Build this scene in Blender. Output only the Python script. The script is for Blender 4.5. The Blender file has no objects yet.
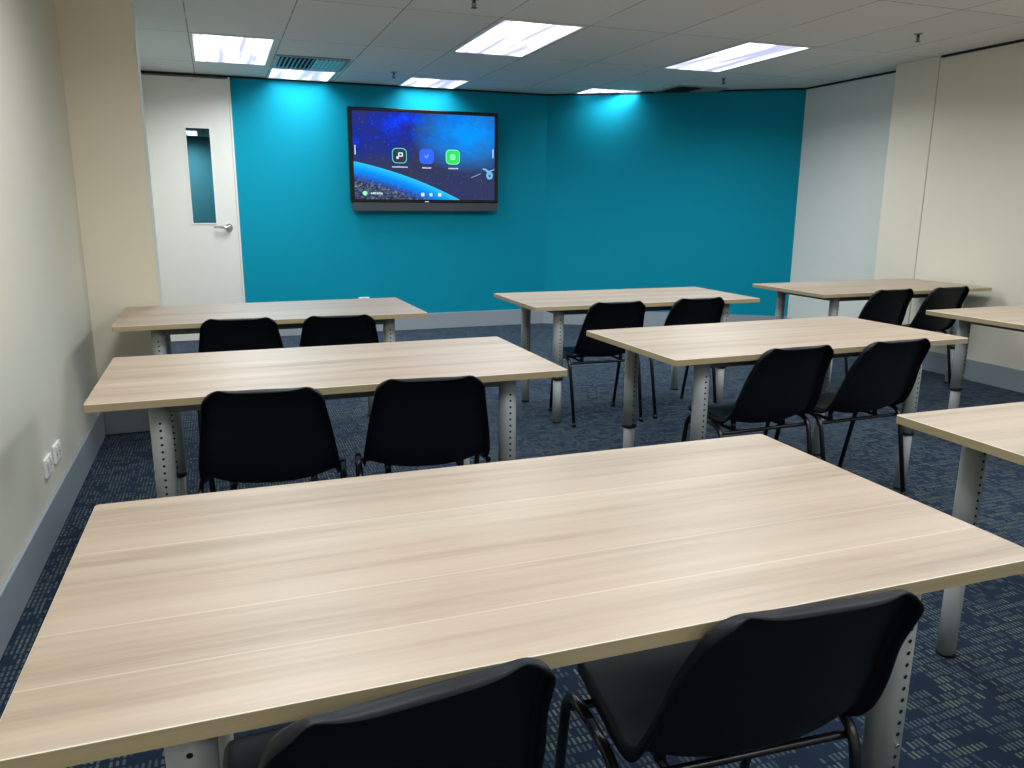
import bpy, bmesh, math, random
from math import sin, cos, pi, radians, sqrt
from mathutils import Vector, Matrix
random.seed(4)
sc = bpy.context.scene
COL = sc.collection
H = 2.544                                   # ceiling height
XL, YB, XR, XR2, YF = -0.722, 8.405, 5.575, 5.80, -3.2

# ------------------------------------------------------------------ materials
def new_mat(name):
    m = bpy.data.materials.new(name); m.use_nodes = True
    nt = m.node_tree
    return m, nt, nt.nodes['Principled BSDF']

class G:
    """tiny node-graph helper"""
    def __init__(s, nt): s.nt = nt
    def n(s, t, **k):
        o = s.nt.nodes.new(t)
        for a, b in k.items(): setattr(o, a, b)
        return o
    def set(s, sock, v):
        if isinstance(v, bpy.types.NodeSocket): s.nt.links.new(v, sock)
        else: sock.default_value = v
    def math(s, op, a, b=0.0, c=None, clamp=False):
        o = s.n('ShaderNodeMath', operation=op, use_clamp=clamp)
        s.set(o.inputs[0], a); s.set(o.inputs[1], b)
        if c is not None: s.set(o.inputs[2], c)
        return o.outputs[0]
    def comb(s, x, y, z=0.0):
        o = s.n('ShaderNodeCombineXYZ'); s.set(o.inputs[0], x); s.set(o.inputs[1], y); s.set(o.inputs[2], z)
        return o.outputs[0]
    def noise(s, vec, scale, detail=2, rough=.5):
        o = s.n('ShaderNodeTexNoise'); s.set(o.inputs['Vector'], vec)
        o.inputs['Scale'].default_value = scale; o.inputs['Detail'].default_value = detail
        o.inputs['Roughness'].default_value = rough
        return o.outputs['Fac']
    def white(s, vec):
        o = s.n('ShaderNodeTexWhiteNoise', noise_dimensions='3D'); s.set(o.inputs['Vector'], vec)
        return o.outputs['Value']
    def mix(s, f, a, b, blend='MIX'):
        o = s.n('ShaderNodeMix', data_type='RGBA', blend_type=blend)
        s.set(o.inputs[0], f); s.set(o.inputs[6], a); s.set(o.inputs[7], b)
        return o.outputs[2]
    def ramp(s, f, stops):
        o = s.n('ShaderNodeValToRGB'); s.set(o.inputs[0], f)
        e = o.color_ramp.elements
        while len(e) < len(stops): e.new(.5)
        for i, (p, c) in enumerate(stops): e[i].position = p; e[i].color = c
        return o.outputs[0]
    def band(s, v, lo, hi):
        return s.math('MULTIPLY', s.math('GREATER_THAN', v, lo), s.math('LESS_THAN', v, hi))
    def obj(s):
        o = s.n('ShaderNodeTexCoord'); return o.outputs['Object']
    def pos(s):
        o = s.n('ShaderNodeNewGeometry'); return o.outputs['Position']
    def sep(s, v):
        o = s.n('ShaderNodeSeparateXYZ'); s.set(o.inputs[0], v); return o.outputs

def C4(r, g, b): return (r, g, b, 1)
def srgb(r, g, b):
    f = lambda c: (c/255/12.92) if c/255 <= .04045 else ((c/255+.055)/1.055)**2.4
    return (f(r), f(g), f(b), 1)

def plain(name, col, rough=.5, metal=0, spec=.5, mottling=.0, bump=0, bscale=200):
    m, nt, b = new_mat(name); g = G(nt)
    b.inputs['Roughness'].default_value = rough; b.inputs['Metallic'].default_value = metal
    b.inputs['Specular IOR Level'].default_value = spec
    nz = g.noise(g.obj(), 3.0, 3)
    lo = tuple(c*(1-mottling) for c in col[:3])+(1,)
    hi = tuple(min(1, c*(1+mottling)) for c in col[:3])+(1,)
    g.set(b.inputs['Base Color'], g.mix(nz, lo, hi))
    if bump:
        bp = g.n('ShaderNodeBump'); bp.inputs['Strength'].default_value = bump; bp.inputs['Distance'].default_value = .002
        g.set(bp.inputs['Height'], g.noise(g.obj(), bscale, 2)); g.set(b.inputs['Normal'], bp.outputs[0])
    return m

M = {}
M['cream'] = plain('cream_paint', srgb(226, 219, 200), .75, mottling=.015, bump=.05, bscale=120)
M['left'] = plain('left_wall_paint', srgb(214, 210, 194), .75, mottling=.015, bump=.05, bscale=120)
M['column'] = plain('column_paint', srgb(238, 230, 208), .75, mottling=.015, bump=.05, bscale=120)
M['offwhite'] = plain('off_white_paint', srgb(222, 224, 216), .7, mottling=.015)
M['teal'] = plain('teal_paint', srgb(0, 142, 168), .75, spec=.15, mottling=.02, bump=.05, bscale=120)
M['door'] = plain('door_paint', srgb(224, 222, 214), .5, mottling=.01)
M['skirting'] = plain('skirting_paint', srgb(152, 160, 168), .45, mottling=.03)
M['shadow'] = plain('black_shadow_trim', srgb(14, 16, 20), .7)
M['grey_metal'] = plain('grey_powder_coat', srgb(160, 164, 162), .42, .0, .5, .02)
M['grey_dark'] = plain('grey_rail_coat', srgb(104, 110, 114), .45, .0, .5, .02)
M['hole'] = plain('hole_dark', srgb(9, 9, 10), .9)
M['black_plastic'] = plain('black_plastic_cap', srgb(14, 15, 17), .5)
M['shell'] = plain('chair_shell_plastic', srgb(10, 13, 19), .46, 0, .26, .1, bump=.12, bscale=500)
M['tube'] = plain('black_tube', srgb(16, 17, 19), .28, .0, .6)
M['chrome'] = plain('satin_chrome', srgb(205, 205, 208), .22, 1.0)
M['white_plastic'] = plain('white_plastic', srgb(236, 236, 232), .35)
M['bezel'] = plain('display_bezel', srgb(10, 10, 12), .25)
M['chin'] = plain('display_chin', srgb(62, 68, 74), .45)
M['vent'] = plain('vent_metal', srgb(150, 158, 158), .4, mottling=.02)
M['trim_white'] = plain('white_trim', srgb(228, 227, 220), .5)
M['joint'] = plain('wall_joint', srgb(168, 164, 152), .8)

def wood(name, edge=False):
    m, nt, b = new_mat(name); g = G(nt)
    o = g.sep(g.obj()); x, y, z = o
    info = g.n('ShaderNodeObjectInfo'); rnd = g.math('MULTIPLY', info.outputs['Random'], 37.0)
    ys = g.math('ADD', y, g.math('MULTIPLY', g.noise(g.comb(g.math('MULTIPLY', x, .6), g.math('MULTIPLY', y, 2.0), rnd), 1.0, 2), .02))
    if edge:
        ys = g.math('ADD', g.math('MULTIPLY', z, 2.5), g.math('MULTIPLY', y, .4))
    soft = g.noise(g.comb(g.math('MULTIPLY', x, .55), g.math('MULTIPLY', ys, 13.0), rnd), 1.0, 4, .62)
    mid = g.noise(g.comb(g.math('MULTIPLY', x, 1.6), g.math('MULTIPLY', ys, 45.0), rnd), 1.0, 3, .6)
    fine = g.noise(g.comb(g.math('MULTIPLY', x, 9.0), g.math('MULTIPLY', ys, 330.0), rnd), 1.0, 2, .6)
    p = g.math('DIVIDE', g.math('ADD', ys, .53), .135)
    cell = g.math('FLOOR', p); fr = g.math('FRACT', p)
    tone = g.white(g.comb(cell, 3.1, rnd))
    joint = g.math('MULTIPLY', g.band(fr, .0, .02), g.math('GREATER_THAN', tone, .35))
    base = g.ramp(soft, [(.30, srgb(130, 110, 90)), (.44, srgb(155, 135, 114)), (.54, srgb(171, 152, 131)), (.68, srgb(187, 171, 150))])
    base = g.mix(g.math('MULTIPLY', g.math('SUBTRACT', .60, mid, clamp=True), 1.9, clamp=True), base, srgb(186, 162, 136))
    base = g.mix(g.math('MULTIPLY', g.math('SUBTRACT', .56, fine, clamp=True), 2.2, clamp=True), base, srgb(176, 152, 126))
    base = g.mix(g.math('MULTIPLY', tone, .40), base, srgb(178, 153, 132))
    base = g.mix(g.math('MULTIPLY', joint, g.math('MULTIPLY', soft, .55)), base, srgb(232, 222, 206))
    if edge:
        base = g.mix(.6, base, srgb(172, 156, 110))
    g.set(b.inputs['Base Color'], base)
    b.inputs['Roughness'].default_value = .42
    b.inputs['Specular IOR Level'].default_value = .60
    b.inputs['Coat Weight'].default_value = .4; b.inputs['Coat Roughness'].default_value = .45
    bp = g.n('ShaderNodeBump'); bp.inputs['Strength'].default_value = .12; bp.inputs['Distance'].default_value = .0006
    g.set(bp.inputs['Height'], fine); g.set(b.inputs['Normal'], bp.outputs[0])
    return m
M['wood'] = wood('oak_laminate'); M['wood_edge'] = wood('oak_edge_band', True)

def carpet():
    m, nt, b = new_mat('striped_loop_carpet'); g = G(nt)
    x, y, z = g.sep(g.pos())
    # rows of short strokes running along y; rows stacked in y
    PX, PY = .0150, .031
    wob = g.math('MULTIPLY', g.noise(g.comb(g.math('MULTIPLY', x, 14), g.math('MULTIPLY', y, 14)), 1.0, 1), .006)
    xs = g.math('DIVIDE', g.math('ADD', x, wob), PX); ys = g.math('DIVIDE', g.math('ADD', y, wob), PY)
    cx, cy = g.math('FLOOR', xs), g.math('FLOOR', ys)
    fx, fy = g.math('FRACT', xs), g.math('FRACT', ys)
    r1 = g.white(g.comb(cx, cy, 1.0))
    shift = g.math('MULTIPLY', r1, .18)
    stroke = g.math('MULTIPLY', g.band(fx, .22, .70), g.math('MULTIPLY', g.math('GREATER_THAN', fy, g.math('ADD', shift, .04)), g.math('LESS_THAN', fy, g.math('SUBTRACT', .97, shift))))
    # runs of strokes along x, different in every row
    rowrnd = g.math('MULTIPLY', g.white(g.comb(0.0, cy, 5.0)), 100.0)
    run = g.noise(g.comb(g.math('MULTIPLY', cx, .16), rowrnd, 0.0), 1.0, 2, .6)
    big = g.noise(g.comb(g.math('MULTIPLY', x, 1.7), g.math('MULTIPLY', y, 2.6)), 1.0, 2)
    on = g.math('GREATER_THAN', g.math('ADD', run, g.math('MULTIPLY', g.math('SUBTRACT', big, .5), .3)), .435)
    on = g.math('MULTIPLY', on, g.math('GREATER_THAN', g.white(g.comb(cx, cy, 9.0)), .10))
    mask = g.math('MULTIPLY', stroke, on)
    seg = g.white(g.comb(g.math('FLOOR', g.math('DIVIDE', cx, 5.0)), cy, 2.0))
    line = g.ramp(seg, [(.0, srgb(70, 86, 90)), (.5, srgb(96, 110, 106)), (.8, srgb(112, 124, 98)), (1, srgb(104, 116, 126))])
    fuzz = g.noise(g.pos(), 420, 2)
    mask = g.math('MULTIPLY', mask, g.math('ADD', .55, g.math('MULTIPLY', g.white(g.comb(cx, cy, 14.0)), .45)))
    base = g.mix(fuzz, srgb(11, 23, 42), srgb(25, 43, 68))
    col = g.mix(mask, base, line)
    col = g.mix(g.math('MULTIPLY', fuzz, .5), col, srgb(12, 18, 30), 'MIX')
    g.set(b.inputs['Base Color'], col)
    b.inputs['Roughness'].default_value = .95; b.inputs['Specular IOR Level'].default_value = .15
    b.inputs['Sheen Weight'].default_value = .12; b.inputs['Sheen Roughness'].default_value = .5
    b.inputs['Sheen Tint'].default_value = C4(.55, .7, 1)
    bp = g.n('ShaderNodeBump'); bp.inputs['Strength'].default_value = .4; bp.inputs['Distance'].default_value = .002
    g.set(bp.inputs['Height'], g.math('ADD', mask, fuzz)); g.set(b.inputs['Normal'], bp.outputs[0])
    return m
M['carpet'] = carpet()

TX0, TPX, TY0, TPY = -.093, .6455, 5.195, 1.255
def ceiling_mat():
    m, nt, b = new_mat('ceiling_tiles'); g = G(nt)
    x, y, z = g.sep(g.pos())
    px = g.math('DIVIDE', g.math('SUBTRACT', x, TX0), TPX); py = g.math('DIVIDE', g.math('SUBTRACT', y, TY0), TPY)
    fx, fy = g.math('FRACT', px), g.math('FRACT', py)
    br = g.math('GREATER_THAN', g.noise(g.comb(g.math('MULTIPLY', x, 3.3), g.math('MULTIPLY', y, 3.3)), 1.0, 3, .7), .44)
    lx = g.math('LESS_THAN', g.math('ABSOLUTE', g.math('SUBTRACT', g.math('FRACT', g.math('ADD', px, .5)), .5)), .007)
    ly = g.math('LESS_THAN', g.math('ABSOLUTE', g.math('SUBTRACT', g.math('FRACT', g.math('ADD', py, .5)), .5)), .0036)
    ln = g.math('MULTIPLY', g.math('MAXIMUM', lx, ly), g.math('ADD', g.math('MULTIPLY', br, .5), .35))
    tone = g.white(g.comb(g.math('FLOOR', px), g.math('FLOOR', py), 0.0))
    base = g.mix(tone, srgb(222, 223, 220), srgb(230, 229, 225))
    dirt = g.math('MULTIPLY', g.math('GREATER_THAN', g.noise(g.comb(x, g.math('MULTIPLY', y, 1.0)), 9.0, 4, .75), .70), .12)
    base = g.mix(dirt, base, srgb(110, 108, 104))
    col = g.mix(ln, base, srgb(140, 142, 140))
    g.set(b.inputs['Base Color'], col); b.inputs['Roughness'].default_value = .9
    bp = g.n('ShaderNodeBump'); bp.inputs['Strength'].default_value = .25; bp.inputs['Distance'].default_value = .002
    g.set(bp.inputs['Height'], g.noise(g.pos(), 160, 2)); g.set(b.inputs['Normal'], bp.outputs[0])
    return m
M['ceiling'] = ceiling_mat()

def diffuser(name, k):
    m, nt, b = new_mat(name); g = G(nt)
    x, y, z = g.sep(g.obj())
    s = g.noise(g.comb(g.math('MULTIPLY', x, 11.0), g.math('MULTIPLY', y, .7), k*3.7), 1.0, 2, .55)
    f = g.ramp(s, [(.40, C4(0, 0, 0)), (.56, C4(1, 1, 1))])
    em = g.mix(f, C4(.62, .63, .93), C4(.93, .98, 1.0))
    st = g.math('ADD', g.math('MULTIPLY', g.math('MULTIPLY', f, 1.0), 1.6), .80)
    g.set(b.inputs['Emission Color'], em); g.set(b.inputs['Emission Strength'], st)
    b.inputs['Base Color'].default_value = C4(.6, .6, .62); b.inputs['Roughness'].default_value = .5
    return m
M['diff'] = [diffuser('light_diffuser_a', 1), diffuser('light_diffuser_b', 2)]

def emis(name, col, s=1.0):
    m, nt, b = new_mat(name)
    b.inputs['Base Color'].default_value = C4(.01, .01, .01)
    b.inputs['Emission Color'].default_value = col; b.inputs['Emission Strength'].default_value = s
    return m

def screen_mat():
    m, nt, b = new_mat('display_picture'); g = G(nt)
    x, y, z = g.sep(g.obj())              # x 0..1.52, z 0..0.89
    u = g.math('DIVIDE', x, 1.52); v = g.math('DIVIDE', z, .89)
    # nebula
    n1 = g.noise(g.comb(g.math('MULTIPLY', u, 3.2), g.math('MULTIPLY', v, 2.6), .7), 1.0, 5, .6)
    n2 = g.noise(g.comb(g.math('MULTIPLY', u, 8.0), g.math('MULTIPLY', v, 7.0), 4.0), 1.0, 5, .7)
    topw = g.math('MULTIPLY', g.math('SUBTRACT', v, .42), 2.2, clamp=True)
    du = g.math('SUBTRACT', u, .80); dv = g.math('SUBTRACT', v, .78)
    glow = g.math('SUBTRACT', 1.0, g.math('MULTIPLY', g.math('SQRT', g.math('ADD', g.math('MULTIPLY', du, du), g.math('MULTIPLY', g.math('MULTIPLY', dv, dv), .8))), 2.4), clamp=True)
    neb = g.math('MULTIPLY', g.math('ADD', g.math('MULTIPLY', g.math('SUBTRACT', n1, .33), 2.0), g.math('MULTIPLY', g.math('SUBTRACT', n2, .5), .8)), g.math('ADD', g.math('MULTIPLY', topw, .9), .06), clamp=True)
    bg = g.ramp(neb, [(0, srgb(52, 58, 88)), (.25, srgb(24, 44, 150)), (.5, srgb(0, 60, 245)), (1, srgb(20, 130, 255))])
    gl = g.math('MULTIPLY', glow, g.math('ADD', g.math('MULTIPLY', n2, 1.2), .2), clamp=True)
    bg = g.mix(g.math('MULTIPLY', gl, 1.5, clamp=True), bg, srgb(0, 150, 255))
    stars = g.math('GREATER_THAN', g.white(g.comb(g.math('FLOOR', g.math('MULTIPLY', u, 230)), g.math('FLOOR', g.math('MULTIPLY', v, 140)))), .994)
    bg = g.mix(g.math('MULTIPLY', stars, .22), bg, srgb(170, 210, 255))
    # planet limb: circle through (0,.43),(.35,.30),(.74,0)
    px = g.math('SUBTRACT', u, -.529); py = g.math('ADD', g.math('MULTIPLY', v, .5855), 2.504)
    r = g.math('SQRT', g.math('ADD', g.math('MULTIPLY', px, px), g.math('MULTIPLY', py, py)))
    d = g.math('SUBTRACT', 2.8075, r)      # >0 inside the planet
    inside = g.math('GREATER_THAN', d, 0.0)
    city = g.noise(g.comb(g.math('MULTIPLY', u, 38), g.math('MULTIPLY', v, 30), 2.0), 1.0, 5, .85)
    land = g.ramp(city, [(.40, srgb(26, 34, 62)), (.52, srgb(60, 76, 110)), (.60, srgb(120, 135, 150)), (.70, srgb(220, 226, 235))])
    limb = g.ramp(g.math('MULTIPLY', d, 6.0, clamp=True), [(0, srgb(40, 205, 255)), (.30, srgb(0, 150, 250)), (.65, srgb(0, 90, 225)), (1, srgb(30, 60, 120))])
    lf = g.math('MULTIPLY', g.math('SUBTRACT', d, .070), 16.0, clamp=True)
    planet = g.mix(lf, limb, land)
    col = g.mix(inside, bg, planet)
    g.set(b.inputs['Emission Color'], col); b.inputs['Emission Strength'].default_value = .95
    b.inputs['Base Color'].default_value = C4(.002, .002, .002); b.inputs['Roughness'].default_value = .25; b.inputs['Specular IOR Level'].default_value = .12
    return m
M['screen'] = screen_mat()

def glass_mat():
    m, nt, b = new_mat('door_glass')
    b.inputs['Base Color'].default_value = C4(.78, .86, .88); b.inputs['Roughness'].default_value = .02
    b.inputs['Transmission Weight'].default_value = 1.0; b.inputs['IOR'].default_value = 1.1
    return m
M['glass'] = glass_mat()

# ------------------------------------------------------------------ mesh helpers
def link(o, parent=None):
    COL.objects.link(o)
    if parent: o.parent = parent
    return o

def mk(name, bm, mats, parent=None, smooth=False, loc=None):
    bmesh.ops.recalc_face_normals(bm, faces=bm.faces)
    me = bpy.data.meshes.new(name); bm.to_mesh(me); bm.free()
    for m in (mats if isinstance(mats, (list, tuple)) else [mats]): me.materials.append(m)
    if smooth:
        for p in me.polygons: p.use_smooth = True
    o = bpy.data.objects.new(name, me)
    if loc: o.location = loc
    return link(o, parent)

def empty(name, loc=(0, 0, 0), rz=0, label=None, cat=None, group=None):
    o = bpy.data.objects.new(name, None); o.empty_display_size = .1
    o.location = loc; o.rotation_euler = (0, 0, rz)
    link(o); tag(o, label, cat, group); return o

def tag(o, label=None, cat=None, group=None, kind=None):
    if label: o['label'] = label
    if cat: o['category'] = cat
    if group: o['group'] = group
    if kind: o['kind'] = kind
    return o

def box(bm, x0, x1, y0, y1, z0, z1, bev=0, mi=0, seg=2):
    vs = [bm.verts.new((x, y, z)) for x in (x0, x1) for y in (y0, y1) for z in (z0, z1)]
    idx = [(0, 1, 3, 2), (4, 6, 7, 5), (0, 4, 5, 1), (2, 3, 7, 6), (0, 2, 6, 4), (1, 5, 7, 3)]
    fs = [bm.faces.new([vs[i] for i in f]) for f in idx]
    for f in fs: f.material_index = mi
    if bev:
        es = list({e for f in fs for e in f.edges})
        bmesh.ops.bevel(bm, geom=es, offset=bev, segments=seg, affect='EDGES', profile=.5)
    return fs

def prism(bm, pts, z0, z1, mi=0):
    a = [bm.verts.new((x, y, z0)) for x, y in pts]; b = [bm.verts.new((x, y, z1)) for x, y in pts]
    n = len(pts); fs = [bm.faces.new(a[::-1]), bm.faces.new(b)]
    for i in range(n): fs.append(bm.faces.new((a[i], a[(i+1) % n], b[(i+1) % n], b[i])))
    for f in fs: f.material_index = mi
    return fs

def tube(bm, pts, r, seg=12, cap=True):
    """round tube along a polyline, r constant or list"""
    P = [Vector(p) for p in pts]; n = len(P)
    rs = r if isinstance(r, (list, tuple)) else [r]*n
    t0 = (P[1]-P[0]).normalized()
    up = Vector((0, 0, 1)) if abs(t0.z) < .9 else Vector((1, 0, 0))
    nrm = t0.cross(up).normalized(); rings = []; prev = t0
    for i in range(n):
        t = ((P[min(i+1, n-1)]-P[i]).normalized()+(P[i]-P[max(i-1, 0)]).normalized())
        t = t.normalized() if t.length > 1e-6 else prev
        q = prev.rotation_difference(t); nrm = (q @ nrm).normalized(); prev = t
        bn = t.cross(nrm).normalized()
        rings.append([bm.verts.new(P[i]+(nrm*cos(2*pi*k/seg)+bn*sin(2*pi*k/seg))*rs[i]) for k in range(seg)])
    for i in range(n-1):
        for k in range(seg):
            f = bm.faces.new((rings[i][k], rings[i][(k+1) % seg], rings[i+1][(k+1) % seg], rings[i+1][k])); f.smooth = True
    if cap:
        bm.faces.new(rings[0][::-1]); bm.faces.new(rings[-1])
    return rings

def fillet(pts, rad, k=6):
    """round the inner corners of a polyline"""
    P = [Vector(p) for p in pts]; out = [P[0]]
    for i in range(1, len(P)-1):
        a, b, c = P[i-1], P[i], P[i+1]
        u, v = (a-b), (c-b); d = min(rad, u.length*.49, v.length*.49)
        p0, p1 = b+u.normalized()*d, b+v.normalized()*d
        for j in range(k+1):
            t = j/k; out.append(p0*(1-t)**2+b*2*t*(1-t)+p1*t*t)
    out.append(P[-1]); return out

def disc_y(bm, x, y, z, r, mi, seg=10, dy=.0):
    vs = [bm.verts.new((x+r*cos(2*pi*k/seg), y+dy, z+r*sin(2*pi*k/seg))) for k in range(seg)]
    f = bm.faces.new(vs); f.material_index = mi

def copy_tree(o, parent=None):
    c = o.copy(); COL.objects.link(c)
    if parent: c.parent = parent
    for ch in list(o.children): copy_tree(ch, c)
    return c

def S(name, bm, mats, **k): return tag(mk(name, bm, mats, **k), kind='structure')

# ------------------------------------------------------------------ room shell
NX, NY = .541, .841                       # normal of the angled wall
AP = (3.52, YB)
slope = -(YB-6.94)/(XR2-3.52)
def ang_y(x): return YB+slope*(x-3.52)
import_dir = Vector((1, slope, 0)).normalized(); an = Vector((slope, -1, 0)).normalized()   # an points into the room

bm = bmesh.new(); box(bm, XL-.2, XR2+.3, YF-.2, YB+.12, -.1, 0); S('floor', bm, M['carpet'])
bm = bmesh.new(); box(bm, -3.6, 2.6, YB+.12, 14.7, -.1, 0); S('floor_next_room', bm, M['carpet'])
bm = bmesh.new(); box(bm, XL-.2, XR2+.3, YF-.2, YB+.12, H, H+.1); S('ceiling', bm, M['ceiling'])
bm = bmesh.new(); box(bm, XL-.1, XL, YF, YB+.1, 0, H); S('wall_left', bm, M['left'])
bm = bmesh.new(); box(bm, XL, XR2+.1, YF-.1, YF, 0, H); S('wall_rear', bm, M['cream'])
DX = .203
bm = bmesh.new(); box(bm, DX+.012, 3.52, YB, YB+.1, 0, H); S('wall_back', bm, M['teal'])
bm = bmesh.new(); prism(bm, [(3.52, YB), (XR2, 6.94), (XR2+.1, 7.0), (3.54, YB+.1)], 0, H); S('wall_angled', bm, M['teal'])
bm = bmesh.new(); box(bm, XR2, XR2+.1, 5.56, 6.96, 0, H); S('wall_right_far', bm, M['offwhite'])
bm = bmesh.new(); box(bm, XR, XR2+.1, 5.12, 5.56, 0, H, .004); S('wall_right_column', bm, M['cream'])
bm = bmesh.new(); box(bm, XR+.004, XR2+.1, YF, 5.112, 0, H); S('wall_right', bm, M['cream'])
bm = bmesh.new(); box(bm, XR+.0045, XR+.1, 5.112, 5.12, 0, H); S('trim_1', bm, M['joint'])
# column / nib beside the left wall
PX1, PY0, PY1 = -.350, 5.047, 5.22
bm = bmesh.new(); box(bm, XL, PX1, PY0, PY1, 0, H, 0); S('wall_column', bm, M['column'])
bm = bmesh.new(); box(bm, PX1, PX1+.004, PY0-.002, PY1, 0, H, 0); S('trim_2', bm, M['trim_white'])
# shadow trims at the ceiling
def shadow(n, pts, z0=H-.019, z1=H-.001):
    bm = bmesh.new(); prism(bm, pts, z0, z1); S('trim_%d' % n, bm, M['shadow'])
shadow(3, [(XL, YB-.012), (3.52, YB-.012), (3.52, YB), (XL, YB)])
shadow(4, [(3.52, YB), (3.52, YB-.014), (XR2, 6.94-.014), (XR2, 6.94)])
shadow(5, [(XR2-.012, 5.55), (XR2, 5.55), (XR2, 6.93), (XR2-.012, 6.93)])
shadow(6, [(XR-.008, YF), (XR+.004, YF), (XR+.004, 5.10), (XR-.008, 5.10)])
# skirtings
def skirt(nm, x0, x1, y0, y1, h=.168):
    bm = bmesh.new(); box(bm, x0, x1, y0, y1, 0, h, .003, seg=1); S(nm, bm, M['skirting'])
skirt('baseboard_left', XL, XL+.014, YF, PY0-.014)
skirt('baseboard_column', XL+.0, PX1+.014, PY0-.014, PY0)
skirt('baseboard_back', DX+.03, 3.515, YB-.014, YB, .175)
bm = bmesh.new(); prism(bm, [(3.51, YB-.014), (3.52, YB), (XR2, 6.94), (XR2-.012, 6.94-.006)], 0, .175); S('baseboard_angled', bm, M['skirting'])
skirt('baseboard_right_far', XR2-.014, XR2, 5.55, 6.92)
skirt('baseboard_right', XR-.014, XR, YF, 5.56)

# door at the far left with a vision panel, and the room seen through it
bm = bmesh.new()
DZ = 2.505; wx0, wx1, wz0, wz1 = -.212, -.002, 1.160, 2.048
L0, L1 = XL+.002, DX-.006; y0, y1 = YB-.035, YB+.01
for a in ((L0, wx0, 0, DZ), (wx1, L1, 0, DZ), (wx0, wx1, 0, wz0), (wx0, wx1, wz1, DZ)):
    box(bm, a[0], a[1], y0, y1, a[2]+(.006 if a[2] == 0 else 0), a[3])
dr = empty('door_1', (0, 0, 0)); tag(dr, kind='structure')
mk('door_leaf', bm, M['door'], dr)
bm = bmesh.new(); w = .012
for a in ((wx0-w, wx0, wz0-w, wz1+w), (wx1, wx1+w, wz0-w, wz1+w), (wx0, wx1, wz0-w, wz0), (wx0, wx1, wz1, wz1+w)):
    box(bm, a[0], a[1], y0-.006, y0, a[2], a[3])
mk('glazing_bead', bm, M['trim_white'], dr)
bm = bmesh.new(); box(bm, wx0, wx1, y0+.02, y0+.026, wz0, wz1); mk('glass_pane', bm, M['glass'], dr)
bm = bmesh.new(); box(bm, DX-.004, DX+.012, YB-.04, YB+.1, 0, DZ+.02); mk('door_jamb', bm, M['trim_white'], dr)
hd = bmesh.new(); hz = 1.118
tube(hd, [(.112, y0, hz), (.112, y0-.012, hz)], .036, 20)
hr = mk('door_handle', hd, M['chrome'], dr)
hd = bmesh.new()
tube(hd, fillet([(.112, y0-.012, hz), (.112, y0-.06, hz), (-.025, y0-.06, hz+.004)], .022), [.013]*8+[.010]*1, 12)
tube(hd, [(.112, y0-.012, hz), (.112, y0-.03, hz)], [.024, .016], 16)
lv = mk('lever', hd, M['chrome'], hr)
# small room beyond the glass
bm = bmesh.new(); box(bm, -3.4, 2.4, 14.5, 14.6, 0, 2.42); S('wall_next_room', bm, plain('far_room_hazed_teal', srgb(70, 150, 165), .7))  # haze and reflection of the door glass mixed into this greyer teal
bm = bmesh.new(); box(bm, -3.5, -3.4, YB+.1, 14.6, 0, 2.42); box(bm, 2.4, 2.5, YB+.1, 14.6, 0, 2.42); S('wall_next_room_sides', bm, M['offwhite'])
bm = bmesh.new(); box(bm, -3.5, 2.5, YB+.12, 14.6, 2.42, 2.54); S('ceiling_next_room', bm, M['ceiling'])

# ------------------------------------------------------------------ ceiling fittings
def troffer(pts, label, group, power, k=0, lamp=True, z=H, spread=157):
    """recessed troffer, pts = 4 corners (x,y)"""
    cx = sum(p[0] for p in pts)/4; cy = sum(p[1] for p in pts)/4
    t = empty('ceiling_light', (cx, cy, z), 0, label, 'ceiling light', group)
    loc = [(p[0]-cx, p[1]-cy) for p in pts]
    inn = [(a*(1-.018/abs(a)), b*(1-.018/abs(b))) for a, b in loc]
    bm = bmesh.new()
    for i in range(4):
        j = (i+1) % 4
        prism(bm, [loc[i], loc[j], inn[j], inn[i]], -.007, -.0005)
    mk('light_frame', bm, M['trim_white'], t)
    bm = bmesh.new(); f = bm.faces.new([bm.verts.new((a, b, -.003)) for a, b in inn]); 
    me = mk('diffuser', bm, M['diff'][k % 2], t)
    if lamp:
        ld = bpy.data.lights.new('troffer_lamp', 'AREA'); ld.shape = 'RECTANGLE'
        ld.size = max(a for a, b in inn)*2*.94; ld.size_y = min(abs(b) for a, b in inn)*2*.94
        ld.energy = power*ld.size*ld.size_y; ld.color = (.90, .965, 1.0); ld.spread = radians(spread)
        lo = bpy.data.objects.new('troffer_lamp', ld); lo.location = (0, 0, -.010); link(lo, t)
    return t
def rect(x0, x1, y0, y1): return [(x0, y0), (x1, y0), (x1, y1), (x0, y1)]
PW = 44
gl = 'fluorescent ceiling lights'
troffer(rect(-.085, .515, 6.44, 7.655), 'ceiling light panel with lavender streaks nearest the door, beside the square air vent', gl, PW*1.3)
troffer(rect(.555, 1.15, 7.775, 8.385), 'short ceiling light panel against the teal wall directly behind the louvred air vent', gl, PW*.85, 1, spread=150)
troffer(rect(1.86, 2.465, 5.21, 6.42), 'largest bright ceiling light panel, in front of the wall display, centre of the ceiling', gl, PW*1.2)
troffer(rect(1.845, 2.445, 7.80, 8.385), 'short ceiling light panel against the teal wall just above the display', gl, PW*.85, 1, spread=150)
troffer([(3.757, 7.775), (4.375, 7.775), (4.375, ang_y(4.375)-.03), (3.757, ang_y(3.757)-.03)], 'sliver of ceiling light where the ceiling meets the angled teal wall', gl, PW*1.7, spread=150)
troffer(rect(3.795, 4.385, 5.21, 6.45), 'long ceiling light panel at the right, near the white right wall', gl, PW*1.2, 1)
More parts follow.
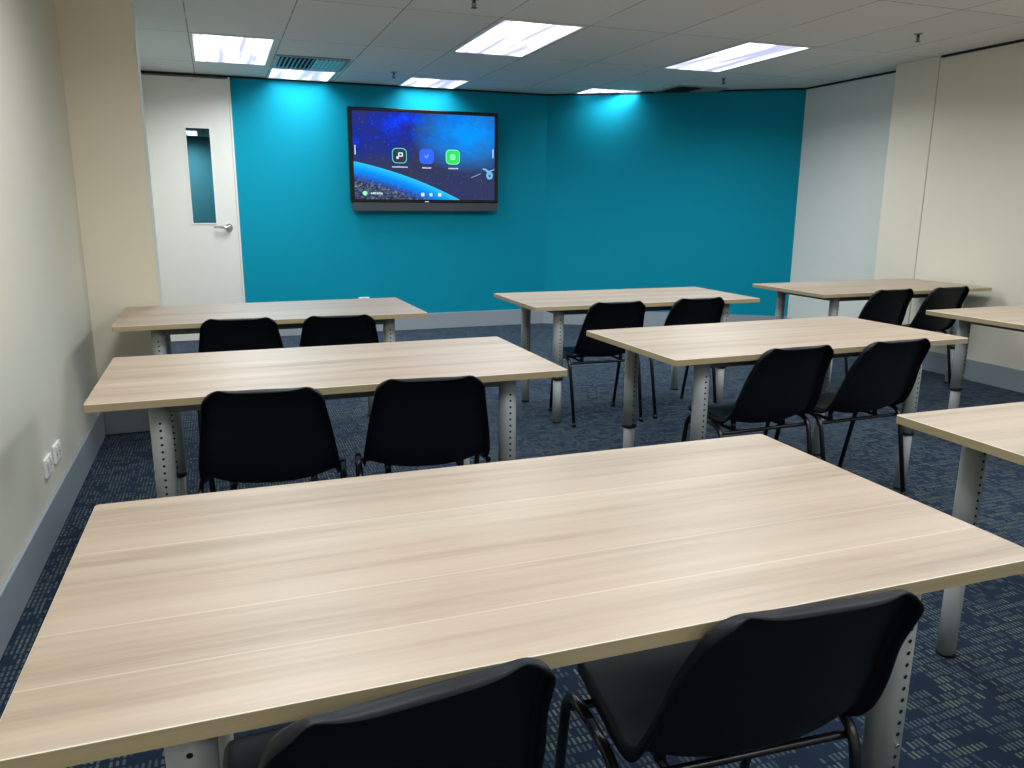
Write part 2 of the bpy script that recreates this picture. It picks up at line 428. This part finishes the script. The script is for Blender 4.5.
for (x, y) in ((-.085, 2.40), (1.86, 2.40), (3.795, 2.40), (-.085, .18), (1.86, .18), (3.795, .18), (-.085, -2.3), (1.86, -2.3), (3.795, -2.3)):
    troffer(rect(x, x+.6, y, y+1.215), 'unseen ceiling light panel added to light the near half of the room, above and behind the viewpoint', 'ceiling lights outside the photograph', PW*(.8 if y > 1 else .72))  # out-of-view panels, added for the light they give
troffer(rect(-.9, -.17, 13.25, 14.2), 'ceiling light added in the next room for the reflection in the door glass', 'added light in the next room', 38, 0, True, 2.42)  # added lamp, stands in for the light patch reflected in the door glass

def vent(pts, label, split=.5):
    cx = sum(p[0] for p in pts)/4; cy = sum(p[1] for p in pts)/4
    t = empty('air_vent', (cx, cy, H), 0, label, 'air vent')
    loc = [(p[0]-cx, p[1]-cy) for p in pts]
    inn = [(a*(1-.03/abs(a)), b*(1-.03/abs(b))) for a, b in loc]
    bm = bmesh.new()
    for i in range(4):
        j = (i+1) % 4; prism(bm, [loc[i], loc[j], inn[j], inn[i]], -.012, -.0005)
    mk('vent_frame', bm, M['vent'], t)
    bm = bmesh.new(); bm.faces.new([bm.verts.new((a, b, -.002)) for a, b in inn]); mk('backing', bm, M['hole'], t)
    x0, x1 = min(a for a, b in inn), max(a for a, b in inn); n = 15
    def yr(x):
        ya = []
        for i in range(4):
            (a, b), (c, d) = inn[i], inn[(i+1) % 4]
            if abs(c-a) > 1e-4 and min(a, c)-1e-6 <= x <= max(a, c)+1e-6: ya.append(b+(d-b)*(x-a)/(c-a))
        return min(ya), max(ya)
    for i in range(n):
        x = x0+(x1-x0)*(i+.5)/n; ya, yb = yr(x); s = -1 if i < n*split else 1
        bm = bmesh.new(); dx = .011*s
        q = [(x-dx, -.010), (x+dx, -.022), (x+dx+.002, -.021), (x-dx+.002, -.009)]
        a = [bm.verts.new((u, ya, v)) for u, v in q]; b = [bm.verts.new((u, yb, v)) for u, v in q]
        bm.faces.new(a); bm.faces.new(b[::-1])
        for k in range(4): bm.faces.new((a[k], b[k], b[(k+1) % 4], a[(k+1) % 4]))
        mk('louvre_slat', bm, M['vent'], t)
    return t
vent(rect(.562, 1.165, 7.085, 7.70), 'square louvred ceiling air vent between two light panels near the door')
vent([(4.48, 7.245), (5.06, 7.245), (5.06, ang_y(5.06)-.03), (4.48, ang_y(4.48)-.03)], 'dark ceiling air vent cut off by the right half of the teal wall')

def sprinkler(x, y, label):
    t = empty('fire_sprinkler', (x, y, H), 0, label, 'sprinkler', 'ceiling sprinklers')
    bm = bmesh.new(); tube(bm, [(0, 0, -.0005), (0, 0, -.006)], .028, 20); mk('rose_plate', bm, M['vent'], t)
    bm = bmesh.new(); tube(bm, [(0, 0, -.006), (0, 0, -.022)], .010, 10)
    for s in (-1, 1): tube(bm, [(s*.008, 0, -.02), (s*.013, 0, -.034), (s*.004, 0, -.05)], .0028, 6)
    tube(bm, [(0, 0, -.022), (0, 0, -.046)], .003, 6); mk('sprinkler_body', bm, M['chin'], t)
    bm = bmesh.new(); tube(bm, [(0, 0, -.050), (0, 0, -.053)], .019, 16); mk('deflector', bm, M['chin'], t)
sprinkler(1.53, 4.80, 'small sprinkler head at the top edge, in front of the largest light panel')
sprinkler(4.74, 4.56, 'small sprinkler head on the ceiling near the right wall')
sprinkler(4.65, 6.74, 'small sprinkler head behind the right light panel, near the dark air vent')
sprinkler(1.64, 7.60, 'small sprinkler head in front of the light panel above the display')

# ------------------------------------------------------------------ wall sockets
def socket(loc, rz, label, group=None):
    t = empty('power_socket', loc, rz, label, 'power socket', group)   # local: plate in xz, facing -y
    bm = bmesh.new(); box(bm, -.059, .059, -.012, 0, -.038, .038, .003); mk('face_plate', bm, M['white_plastic'], t)
    for s in (-1, 1):
        bm = bmesh.new(); box(bm, s*.030-.008, s*.030+.008, -.017, -.0119, .012, .030, .0015, seg=1); mk('switch', bm, M['white_plastic'], t)
        bm = bmesh.new()
        for dx, dz, a in ((-.008, -.006, .5), (.008, -.006, -.5), (0, -.020, 0)):
            box(bm, s*.030+dx-.0016, s*.030+dx+.0016, -.0126, -.012, dz-.005, dz+.005)
        mk('pin_slots', bm, M['hole'], t)
socket((XL, 3.495, .305), radians(90), 'white double power socket on the left wall, nearer to the viewer of the pair', 'pair of sockets on the left wall')
socket((XL, 3.69, .305), radians(90), 'white double power socket on the left wall, farther of the pair', 'pair of sockets on the left wall')
socket((1.425, YB, .34), 0, 'white power socket low on the teal wall, peeking over the far left table')

# ------------------------------------------------------------------ display on the teal wall
tv = empty('wall_display', (1.313, YB, 1.28), 0, 'large black framed touch display with blue space picture, mounted on the teal wall', 'display')
TW = 1.605; TH = 1.029
bm = bmesh.new(); box(bm, 0, TW, -.085, -.03, .088, TH, .006); mk('display_housing', bm, M['bezel'], tv)
bm = bmesh.new(); box(bm, .3, TW-.3, -.03, 0, .25, .8); mk('wall_bracket', bm, M['bezel'], tv)
bm = bmesh.new(); box(bm, .02, TW-.005, -.083, -.03, 0, .088, .004); mk('speaker_bar', bm, M['chin'], tv)
bm = bmesh.new(); box(bm, TW/2-.022, TW/2+.022, -.0856, -.083, .094, .104); mk('maker_mark', bm, M['white_plastic'], tv)
SX, SZ = .043, .103
bm = bmesh.new(); box(bm, 0, 1.52, -.002, 0, 0, .89)
scr = mk('screen', bm, M['screen'], tv, loc=(SX, -.0855, .120)); scr.scale = (1, 1, .979)
E_ = {k: emis('screen_'+k, c, s) for k, c, s in (('white', srgb(215, 232, 245), 1), ('green', srgb(30, 215, 90), 1.1), ('blue', srgb(20, 90, 250), 1.1),
     ('cyan', srgb(80, 225, 220), 1), ('dark', srgb(24, 30, 50), 1), ('mint', srgb(150, 255, 190), 1), ('pale', srgb(110, 185, 230), 1))}
def rrect(cx, cz, w, h, r, k=6):
    out = []
    for qx, qz, a0 in ((1, 1, 0), (-1, 1, 90), (-1, -1, 180), (1, -1, 270)):
        for i in range(k+1):
            a = radians(a0+90*i/k); out.append((cx+qx*(w/2-r)+r*cos(a), cz+qz*(h/2-r)+r*sin(a)))
    return out
def flat(bm, pts, y): bm.faces.new([bm.verts.new((a, y, b)) for a, b in pts])
def icon(cx, fill, rim, nm):
    cz = .452; bm = bmesh.new(); flat(bm, rrect(cx, cz, .155, .155, .045), -.003); o = mk(nm, bm, E_[rim], scr)
    bm = bmesh.new(); flat(bm, rrect(cx, cz, .141, .141, .040), -.0035); mk('icon_face', bm, E_[fill], o)
    return o, cx, cz
o, cx, cz = icon(.475, 'dark', 'cyan', 'app_icon')
bm = bmesh.new(); flat(bm, rrect(cx+.012, cz+.012, .05, .044, .008), -.004); flat(bm, rrect(cx-.02, cz-.02, .026, .026, .006), -.004); mk('icon_symbol', bm, E_['white'], o)
bm = bmesh.new(); flat(bm, rrect(cx+.012, cz+.012, .024, .020, .004), -.0043); mk('icon_symbol_centre', bm, E_['dark'], o)
o, cx, cz = icon(.765, 'blue', 'blue', 'app_icon')
bm = bmesh.new()
for a, b in (((-.022, .008), (-.003, -.018)), ((-.003, -.018), (.022, .022))):
    d = Vector((b[0]-a[0], b[1]-a[1])).normalized(); n = Vector((-d.y, d.x))*.005
    flat(bm, [(cx+a[0]+n.x, cz+a[1]+n.y), (cx+b[0]+n.x, cz+b[1]+n.y), (cx+b[0]-n.x, cz+b[1]-n.y), (cx+a[0]-n.x, cz+a[1]-n.y)], -.004)
mk('icon_symbol', bm, E_['pale'], o)
o, cx, cz = icon(1.05, 'green', 'mint', 'app_icon')
bm = bmesh.new(); flat(bm, rrect(cx, cz, .056, .058, .012), -.004); mk('icon_symbol', bm, E_['mint'], o)
bm = bmesh.new()
for dz in (.012, 0, -.012): flat(bm, rrect(cx, cz+dz, .034, .005, .002), -.0043)
mk('icon_symbol_lines', bm, E_['green'], o)
def words(nm, x, z, lens, h=.015):
    """small blurred words below the icons, too small to read in the photograph"""
    bm = bmesh.new()
    for L in lens:
        k = int(L/.011)
        for i in range(k):
            hh = h*random.uniform(.7, 1.0); flat(bm, rrect(x+i*.011+.0045, z+hh/2, .0078, hh, .002, 2), -.003)
        x += L+.006
    mk(nm, bm, E_['white'], scr)
words('icon_caption', .395, .330, (.165,)); words('icon_caption', .715, .326, (.10,)); words('icon_caption', 1.0, .326, (.11,))
words('status_caption', .165, .052, (.055, .075), .022)
bm = bmesh.new(); flat(bm, rrect(.105, .062, .048, .048, .0238, 8), -.003); mk('status_icon', bm, E_['mint'], scr)
for i, xx in enumerate((.715, .805, .90)):
    bm = bmesh.new(); flat(bm, rrect(xx, .053, .036, .036, (.006, .0178, .006)[i], 6), -.003); mk('toolbar_icon', bm, E_['white'], scr)
for xx in (.018, 1.502):
    bm = bmesh.new(); flat(bm, rrect(xx, .50, .010, .095, .004), -.003); mk('side_handle', bm, E_['white'], scr)
# pale floating figure and tether line at the right of the picture
bm = bmesh.new()
def stroke(pts, r): tube(bm, [(a, -.003, b) for a, b in pts], r, 6)
stroke([(1.385, .335), (1.42, .325), (1.45, .30), (1.47, .275)], [.008, .012, .016, .014])
stroke([(1.45, .305), (1.48, .318), (1.515, .33)], [.010, .008, .006])
stroke([(1.462+.026*cos(t*pi/6), .265+.03*sin(t*pi/6)) for t in range(13)], .013)
stroke([(1.46, .25), (1.452, .23), (1.44, .228)], [.008, .008, .006])
stroke([(1.36, .285), (1.31, .262), (1.25, .24)], [.004, .004, .003])
mk('floating_figure', bm, E_['pale'], scr)

# ------------------------------------------------------------------ tables
TBW, TBD, TBH = 1.6, .793, .757
IX, IY = .20, .108
def make_table():
    t = empty('classroom_table')                      # origin: front-left corner on the floor
    bm = bmesh.new(); pts = rrect(TBW/2, TBD/2, TBW, TBD, .008, 3)
    fs = prism(bm, pts, TBH-.025, TBH)
    for f in fs: f.material_index = 0 if abs(f.normal.z) > .5 or f in fs[:2] else 1
    for f in fs[2:]: f.smooth = False
    top_e = [e for e in fs[1].edges]
    r = bmesh.ops.bevel(bm, geom=top_e, offset=.0012, segments=1, affect='EDGES')
    for f in r['faces']: f.material_index = 2
    mk('tabletop', bm, [M['wood'], M['wood_edge'], M['wood_lip']], t)
    x0, x1, y0, y1 = IX, TBW-IX, IY, TBD-IY; zt = TBH-.026
    for y in (y0, y1):
        bm = bmesh.new(); box(bm, x0, x1, y-.012, y+.012, zt-.042, zt, .002, seg=1); mk('long_rail', bm, M['grey_dark'], t)
    for x in (x0, x1):
        bm = bmesh.new(); box(bm, x-.012, x+.012, y0, y1, zt-.042, zt, .002, seg=1); mk('end_rail', bm, M['grey_dark'], t)
    for x in (x0, x1):
        for y in (y0, y1):
            bm = bmesh.new(); R = .033; zc = .292
            tube(bm, [(x, y, zc), (x, y, zt)], R, 28)
            for k in range(16):
                z = zt-.071-k*.0240
                if k == 12: continue
                disc_y(bm, x, y-R-.0004, z, .0044, 1)
            lg = mk('leg', bm, [M['grey_metal'], M['hole']], t)
            bm = bmesh.new(); tube(bm, [(x, y-R-.0035, zt-.071-12*.0240), (x, y-R+.002, zt-.071-12*.0240)], .0045, 10); mk('bolt', bm, M['chrome'], lg)
            bm = bmesh.new(); tube(bm, [(x, y, .010), (x, y, zc+.02)], .0268, 24); mk('leg_extension', bm, M['grey_metal'], lg)
            bm = bmesh.new(); tube(bm, [(x, y, zc-.012), (x, y, zc-.009), (x, y, zc+.003), (x, y, zc+.006)], [.0335, .0355, .0355, .0335], 28); mk('collar', bm, M['black_plastic'], lg)
            bm = bmesh.new(); tube(bm, [(x, y, 0), (x, y, .012)], .0285, 24); mk('foot_cap', bm, M['black_plastic'], lg)
    return t
M['wood_lip'] = plain('oak_lip', srgb(236, 226, 206), .35)
tables = [
 (-.283, .886, -.9, 'nearest light oak table filling the foreground'),
 (-.417, 2.580, .15, 'oak table in the second row of the left column, behind the foreground table'),
 (-.521, 4.235, 1.1, 'oak table farthest back on the left, in front of the cream column and door'),
 (1.741, 4.300, -1.0, 'oak table farthest back in the middle column, near the teal wall corner'),
 (1.662, 2.611, 1.0, 'oak table in the second row, middle column, two chairs at its front edge'),
 (3.916, 4.334, -.3, 'oak table farthest back at the right, against the white right wall'),
 (3.900, 2.672, .2, 'oak table by the right wall in the second row, cut off by the photo edge'),
 (1.812, .893, -1.3, 'oak table at the right edge beside the foreground table, two corners out of frame'),
]
proto = make_table()
for i, (x, y, a, lb) in enumerate(tables):
    o = proto if i == 0 else copy_tree(proto)
    o.location = (x, y, 0); o.rotation_euler = (0, 0, radians(a))
    tag(o, lb, 'table', 'oak topped classroom tables')

# ------------------------------------------------------------------ chairs
def catmull(P, n):
    out = []; m = len(P)-1
    for i in range(n+1):
        t = i/n*m; k = min(int(t), m-1); f = t-k
        p0, p1, p2, p3 = P[max(k-1, 0)], P[k], P[k+1], P[min(k+2, m)]
        out.append([.5*((2*b)+(-a+c)*f+(2*a-5*b+4*c-d)*f*f+(-a+3*b-3*c+d)*f**3) for a, b, c, d in zip(p0, p1, p2, p3)])
    return out
def make_chair():
    t = empty('stacking_chair')                       # origin: floor, middle of the four feet; sitter faces +y
    # y, z, half width, edge rise, exponent of the rise
    K = [( .215, .405, .172, .002), ( .200, .430, .183, .004), ( .13, .438, .192, .010), ( .03, .430, .199, .018), (-.07, .420, .204, .026),
         (-.13, .424, .207, .036), (-.167, .448, .210, .038), (-.190, .495, .209, .031), (-.212, .565, .201, .023), (-.239, .650, .188, .020), (-.266, .722, .178, .010), (-.288, .775, .171, .005)]
    NU = 24
    fine = catmull(K, 400)
    FL = [0]
    for i in range(1, 401): FL.append(FL[-1]+sqrt((fine[i][0]-fine[i-1][0])**2+(fine[i][1]-fine[i-1][1])**2))
    LT = FL[-1]
    st = [.0, .0015, .005, .010, .017, .026, .038]+[.055+(LT-.055-.05)*k/34 for k in range(35)]+[LT-d for d in (.038, .030, .023, .0165, .011, .0065, .003, .001, 0)]
    rows = []; k = 0
    for q in st:
        while k < 399 and FL[k+1] < q: k += 1
        f = (q-FL[k])/max(FL[k+1]-FL[k], 1e-9); rows.append([a+(b-a)*f for a, b in zip(fine[k], fine[k+1])])
    NS = len(rows)-1
    # arc length
    L = [0]
    for i in range(1, NS+1): L.append(L[-1]+sqrt((rows[i][0]-rows[i-1][0])**2+(rows[i][1]-rows[i-1][1])**2))
    # denser rows at the top for the rounded corners
    grid = []
    for i in range(NS+1):
        y, z, w, c = rows[i]
        a, b = rows[max(i-1, 0)], rows[min(i+1, NS)]
        ty, tz = b[0]-a[0], b[1]-a[1]; l = sqrt(ty*ty+tz*tz); ty /= l; tz /= l
        ny, nz = tz, -ty                      # towards the sitter
        d = L[-1]-L[i]; r = .034
        ww = w-(r-sqrt(max(0, r*r-(r-d)**2))) if d < r else w
        d2 = L[i]; r2 = .06
        if d2 < r2: ww = w-(r2-sqrt(max(0, r2*r2-(r2-d2)**2)))*.8
        row = []
        for j in range(NU+1):
            u = -1+2*j/NU; u = sin(u*pi/2)*.35+u*.65
            e = c*(abs(u)**2.4)
            crown = .006*(1-u*u)*max(0.0, 1-(L[-1]-L[i])/.12)
            row.append(Vector((u*ww, y+ny*e, z+nz*e+crown)))
        grid.append(row)
    bm = bmesh.new()
    V = [[bm.verts.new(p) for p in row] for row in grid]
    for i in range(NS):
        for j in range(NU): bm.faces.new((V[i][j], V[i][j+1], V[i+1][j+1], V[i+1][j]))
    bm.normal_update()
    # boundary loop in order
    loop = [(0, j) for j in range(NU+1)]+[(i, NU) for i in range(1, NS+1)]+[(NS, j) for j in range(NU-1, -1, -1)]+[(i, 0) for i in range(NS-1, 0, -1)]
    def nrm(i, j):
        i0, i1, j0, j1 = max(i-1, 0), min(i+1, NS), max(j-1, 0), min(j+1, NU)
        du = grid[i][j1]-grid[i][j0]; ds = grid[i1][j]-grid[i0][j]
        return du.cross(ds).normalized()          # seat: x cross(-y) = -z ... fixed below
    ref = nrm(NS//4, NU//2); sgn = 1 if ref.z > 0 else -1
    n = len(loop); P = [grid[i][j] for i, j in loop]; N = [nrm(i, j)*sgn for i, j in loop]
    # smooth the boundary normals
    for _ in range(3): N = [(N[k-1]+N[k]*2+N[(k+1) % n]).normalized() for k in range(n)]
    O = []
    for k in range(n):
        tg = (P[(k+1) % n]-P[k-1]).normalized(); o = tg.cross(N[k]).normalized()
        cen = Vector((0, P[k].y, P[k].z)) if 6 < loop[k][0] < NS-8 else grid[min(max(loop[k][0], 9), NS-10)][NU//2]
        if o.dot(P[k]-cen) < 0: o = -o
        O.append(o)
    for _ in range(2): O = [(O[k-1]+O[k]*2+O[(k+1) % n]).normalized() for k in range(n)]
    prev = [V[i][j] for i, j in loop]
    for (oo, nn) in ((.004, -.001), (.0065, -.006), (.0075, -.015), (.0070, -.025)):
        cur = [bm.verts.new(P[k]+O[k]*oo+N[k]*nn) for k in range(n)]
        for k in range(n): bm.faces.new((prev[k], prev[(k+1) % n], cur[(k+1) % n], cur[k]))
        prev = cur
    bmesh.ops.recalc_face_normals(bm, faces=bm.faces)
    sh = mk('seat_shell', bm, M['shell'], t, smooth=True)
    # give it thickness in the mesh itself
    so = sh.modifiers.new('thickness', 'SOLIDIFY'); so.thickness = .0045; so.offset = 0
    # four legs: two hoops, split at the top centre of each
    for sx in (-1, 1):
        for sy in (-1, 1):
            bm = bmesh.new()
            pts = fillet([(sx*.232, sy*.205, .012), (sx*.238, sy*.122, .418), (sx*.238, 0, .426)], .075, 8)
            tube(bm, pts, .0108, 12)
            lg = mk('leg', bm, M['tube'], t)
            bm = bmesh.new(); tube(bm, [(sx*.2320, sy*.2065, 0), (sx*.2325, sy*.2020, .024)], .0135, 12); mk('foot_tip', bm, M['black_plastic'], lg)
    for y in (-.108, .108):
        bm = bmesh.new(); tube(bm, fillet([(-.235, y, .385), (-.19, y, .385), (.19, y, .385), (.235, y, .385)], .02), .0085, 10); mk('crossbar', bm, M['tube'], t)
    for sx in (-1, 1):
        bm = bmesh.new(); tube(bm, [(sx*.135, -.108, .385), (sx*.135, .108, .385)], .008, 8)
        for y in (-.075, .10):
            tube(bm, [(sx*.135, y, .385), (sx*.135, y, .428)], .012, 10)
        mk('seat_bracket', bm, M['tube'], t)
    return t
BK = .300; SH = .991
chairs = [  # back-top middle x, y, angle
 (0.193, 0.815, 6, 'black plastic chair at the bottom edge, left one at the foreground table'),
 (0.801, 0.818, -4, 'black plastic chair at the right end of the foreground table, back and seat both visible'),
 (0.097, 2.505, -7, 'black plastic chair at the left end of the second-row left table'),
 (0.639, 2.5, -7, 'black plastic chair toward the right end of the second-row left table'),
 (0.069, 4.165, -4, 'black plastic chair at the far left table, nearer to the left wall'),
 (0.566, 4.12, -5, 'black plastic chair at the far left table, nearer to the middle of the room'),
 (2.25, 4.2, -2, 'black plastic chair at the left end of the far middle table'),
 (2.848, 4.225, 0.5, 'black plastic chair at the right end of the far middle table'),
 (2.239, 2.58, 1, 'black plastic chair toward the left at the second-row middle table'),
 (2.778, 2.575, 1, 'black plastic chair at the right end of the second-row middle table'),
 (4.478, 4.255, 1, 'black plastic chair at the far right table, nearer to the teal wall side'),
 (5.028, 4.26, 2, 'black plastic chair at the far right table, next to the right wall'),
 (4.523, 2.6, 0, 'black plastic chair at the right table, almost wholly outside the right photo edge'),
]
proto = make_chair()
for i, (x, y, a, lb) in enumerate(chairs):
    o = proto if i == 0 else copy_tree(proto); r = radians(a)
    o.location = (x*SH-sin(r)*BK, y*SH+cos(r)*BK, 0); o.rotation_euler = (0, 0, r)
    tag(o, lb, 'chair', 'black stacking chairs at the tables')

# ------------------------------------------------------------------ world, camera
w = bpy.data.worlds.new('World'); sc.world = w; w.use_nodes = True
w.node_tree.nodes['Background'].inputs[0].default_value = (.5, .52, .55, 1)
w.node_tree.nodes['Background'].inputs[1].default_value = .05

F, pitch, roll, yaw, hc = 780.921, -.225427, .0058429, .3560563, 1.3508951
x2 = Vector((cos(roll), -sin(roll)*sin(pitch)*1.0, sin(roll)*cos(pitch)))
f = Vector((0, cos(pitch), sin(pitch))); u = Vector((0, -sin(pitch), cos(pitch))); x = Vector((1, 0, 0))
X = x*cos(roll)+u*sin(roll); U = -x*sin(roll)+u*cos(roll)
Rz = Matrix.Rotation(-yaw, 3, 'Z'); X, U, f = Rz @ X, Rz @ U, Rz @ f
cam = bpy.data.cameras.new('camera'); co = bpy.data.objects.new('camera', cam); COL.objects.link(co)
co.matrix_world = Matrix(((X.x, U.x, -f.x, 0), (X.y, U.y, -f.y, 0), (X.z, U.z, -f.z, hc), (0, 0, 0, 1)))
cam.sensor_width = 36; cam.lens = F/1024*36; cam.clip_start = .02; cam.clip_end = 60
sc.camera = co
sc.view_settings.view_transform = 'Standard'; sc.view_settings.look = 'None'
sc.view_settings.exposure = 0.08; sc.view_settings.gamma = 1.0
sc.cycles.use_denoising = True
sc.cycles.max_bounces = 8; sc.cycles.diffuse_bounces = 5
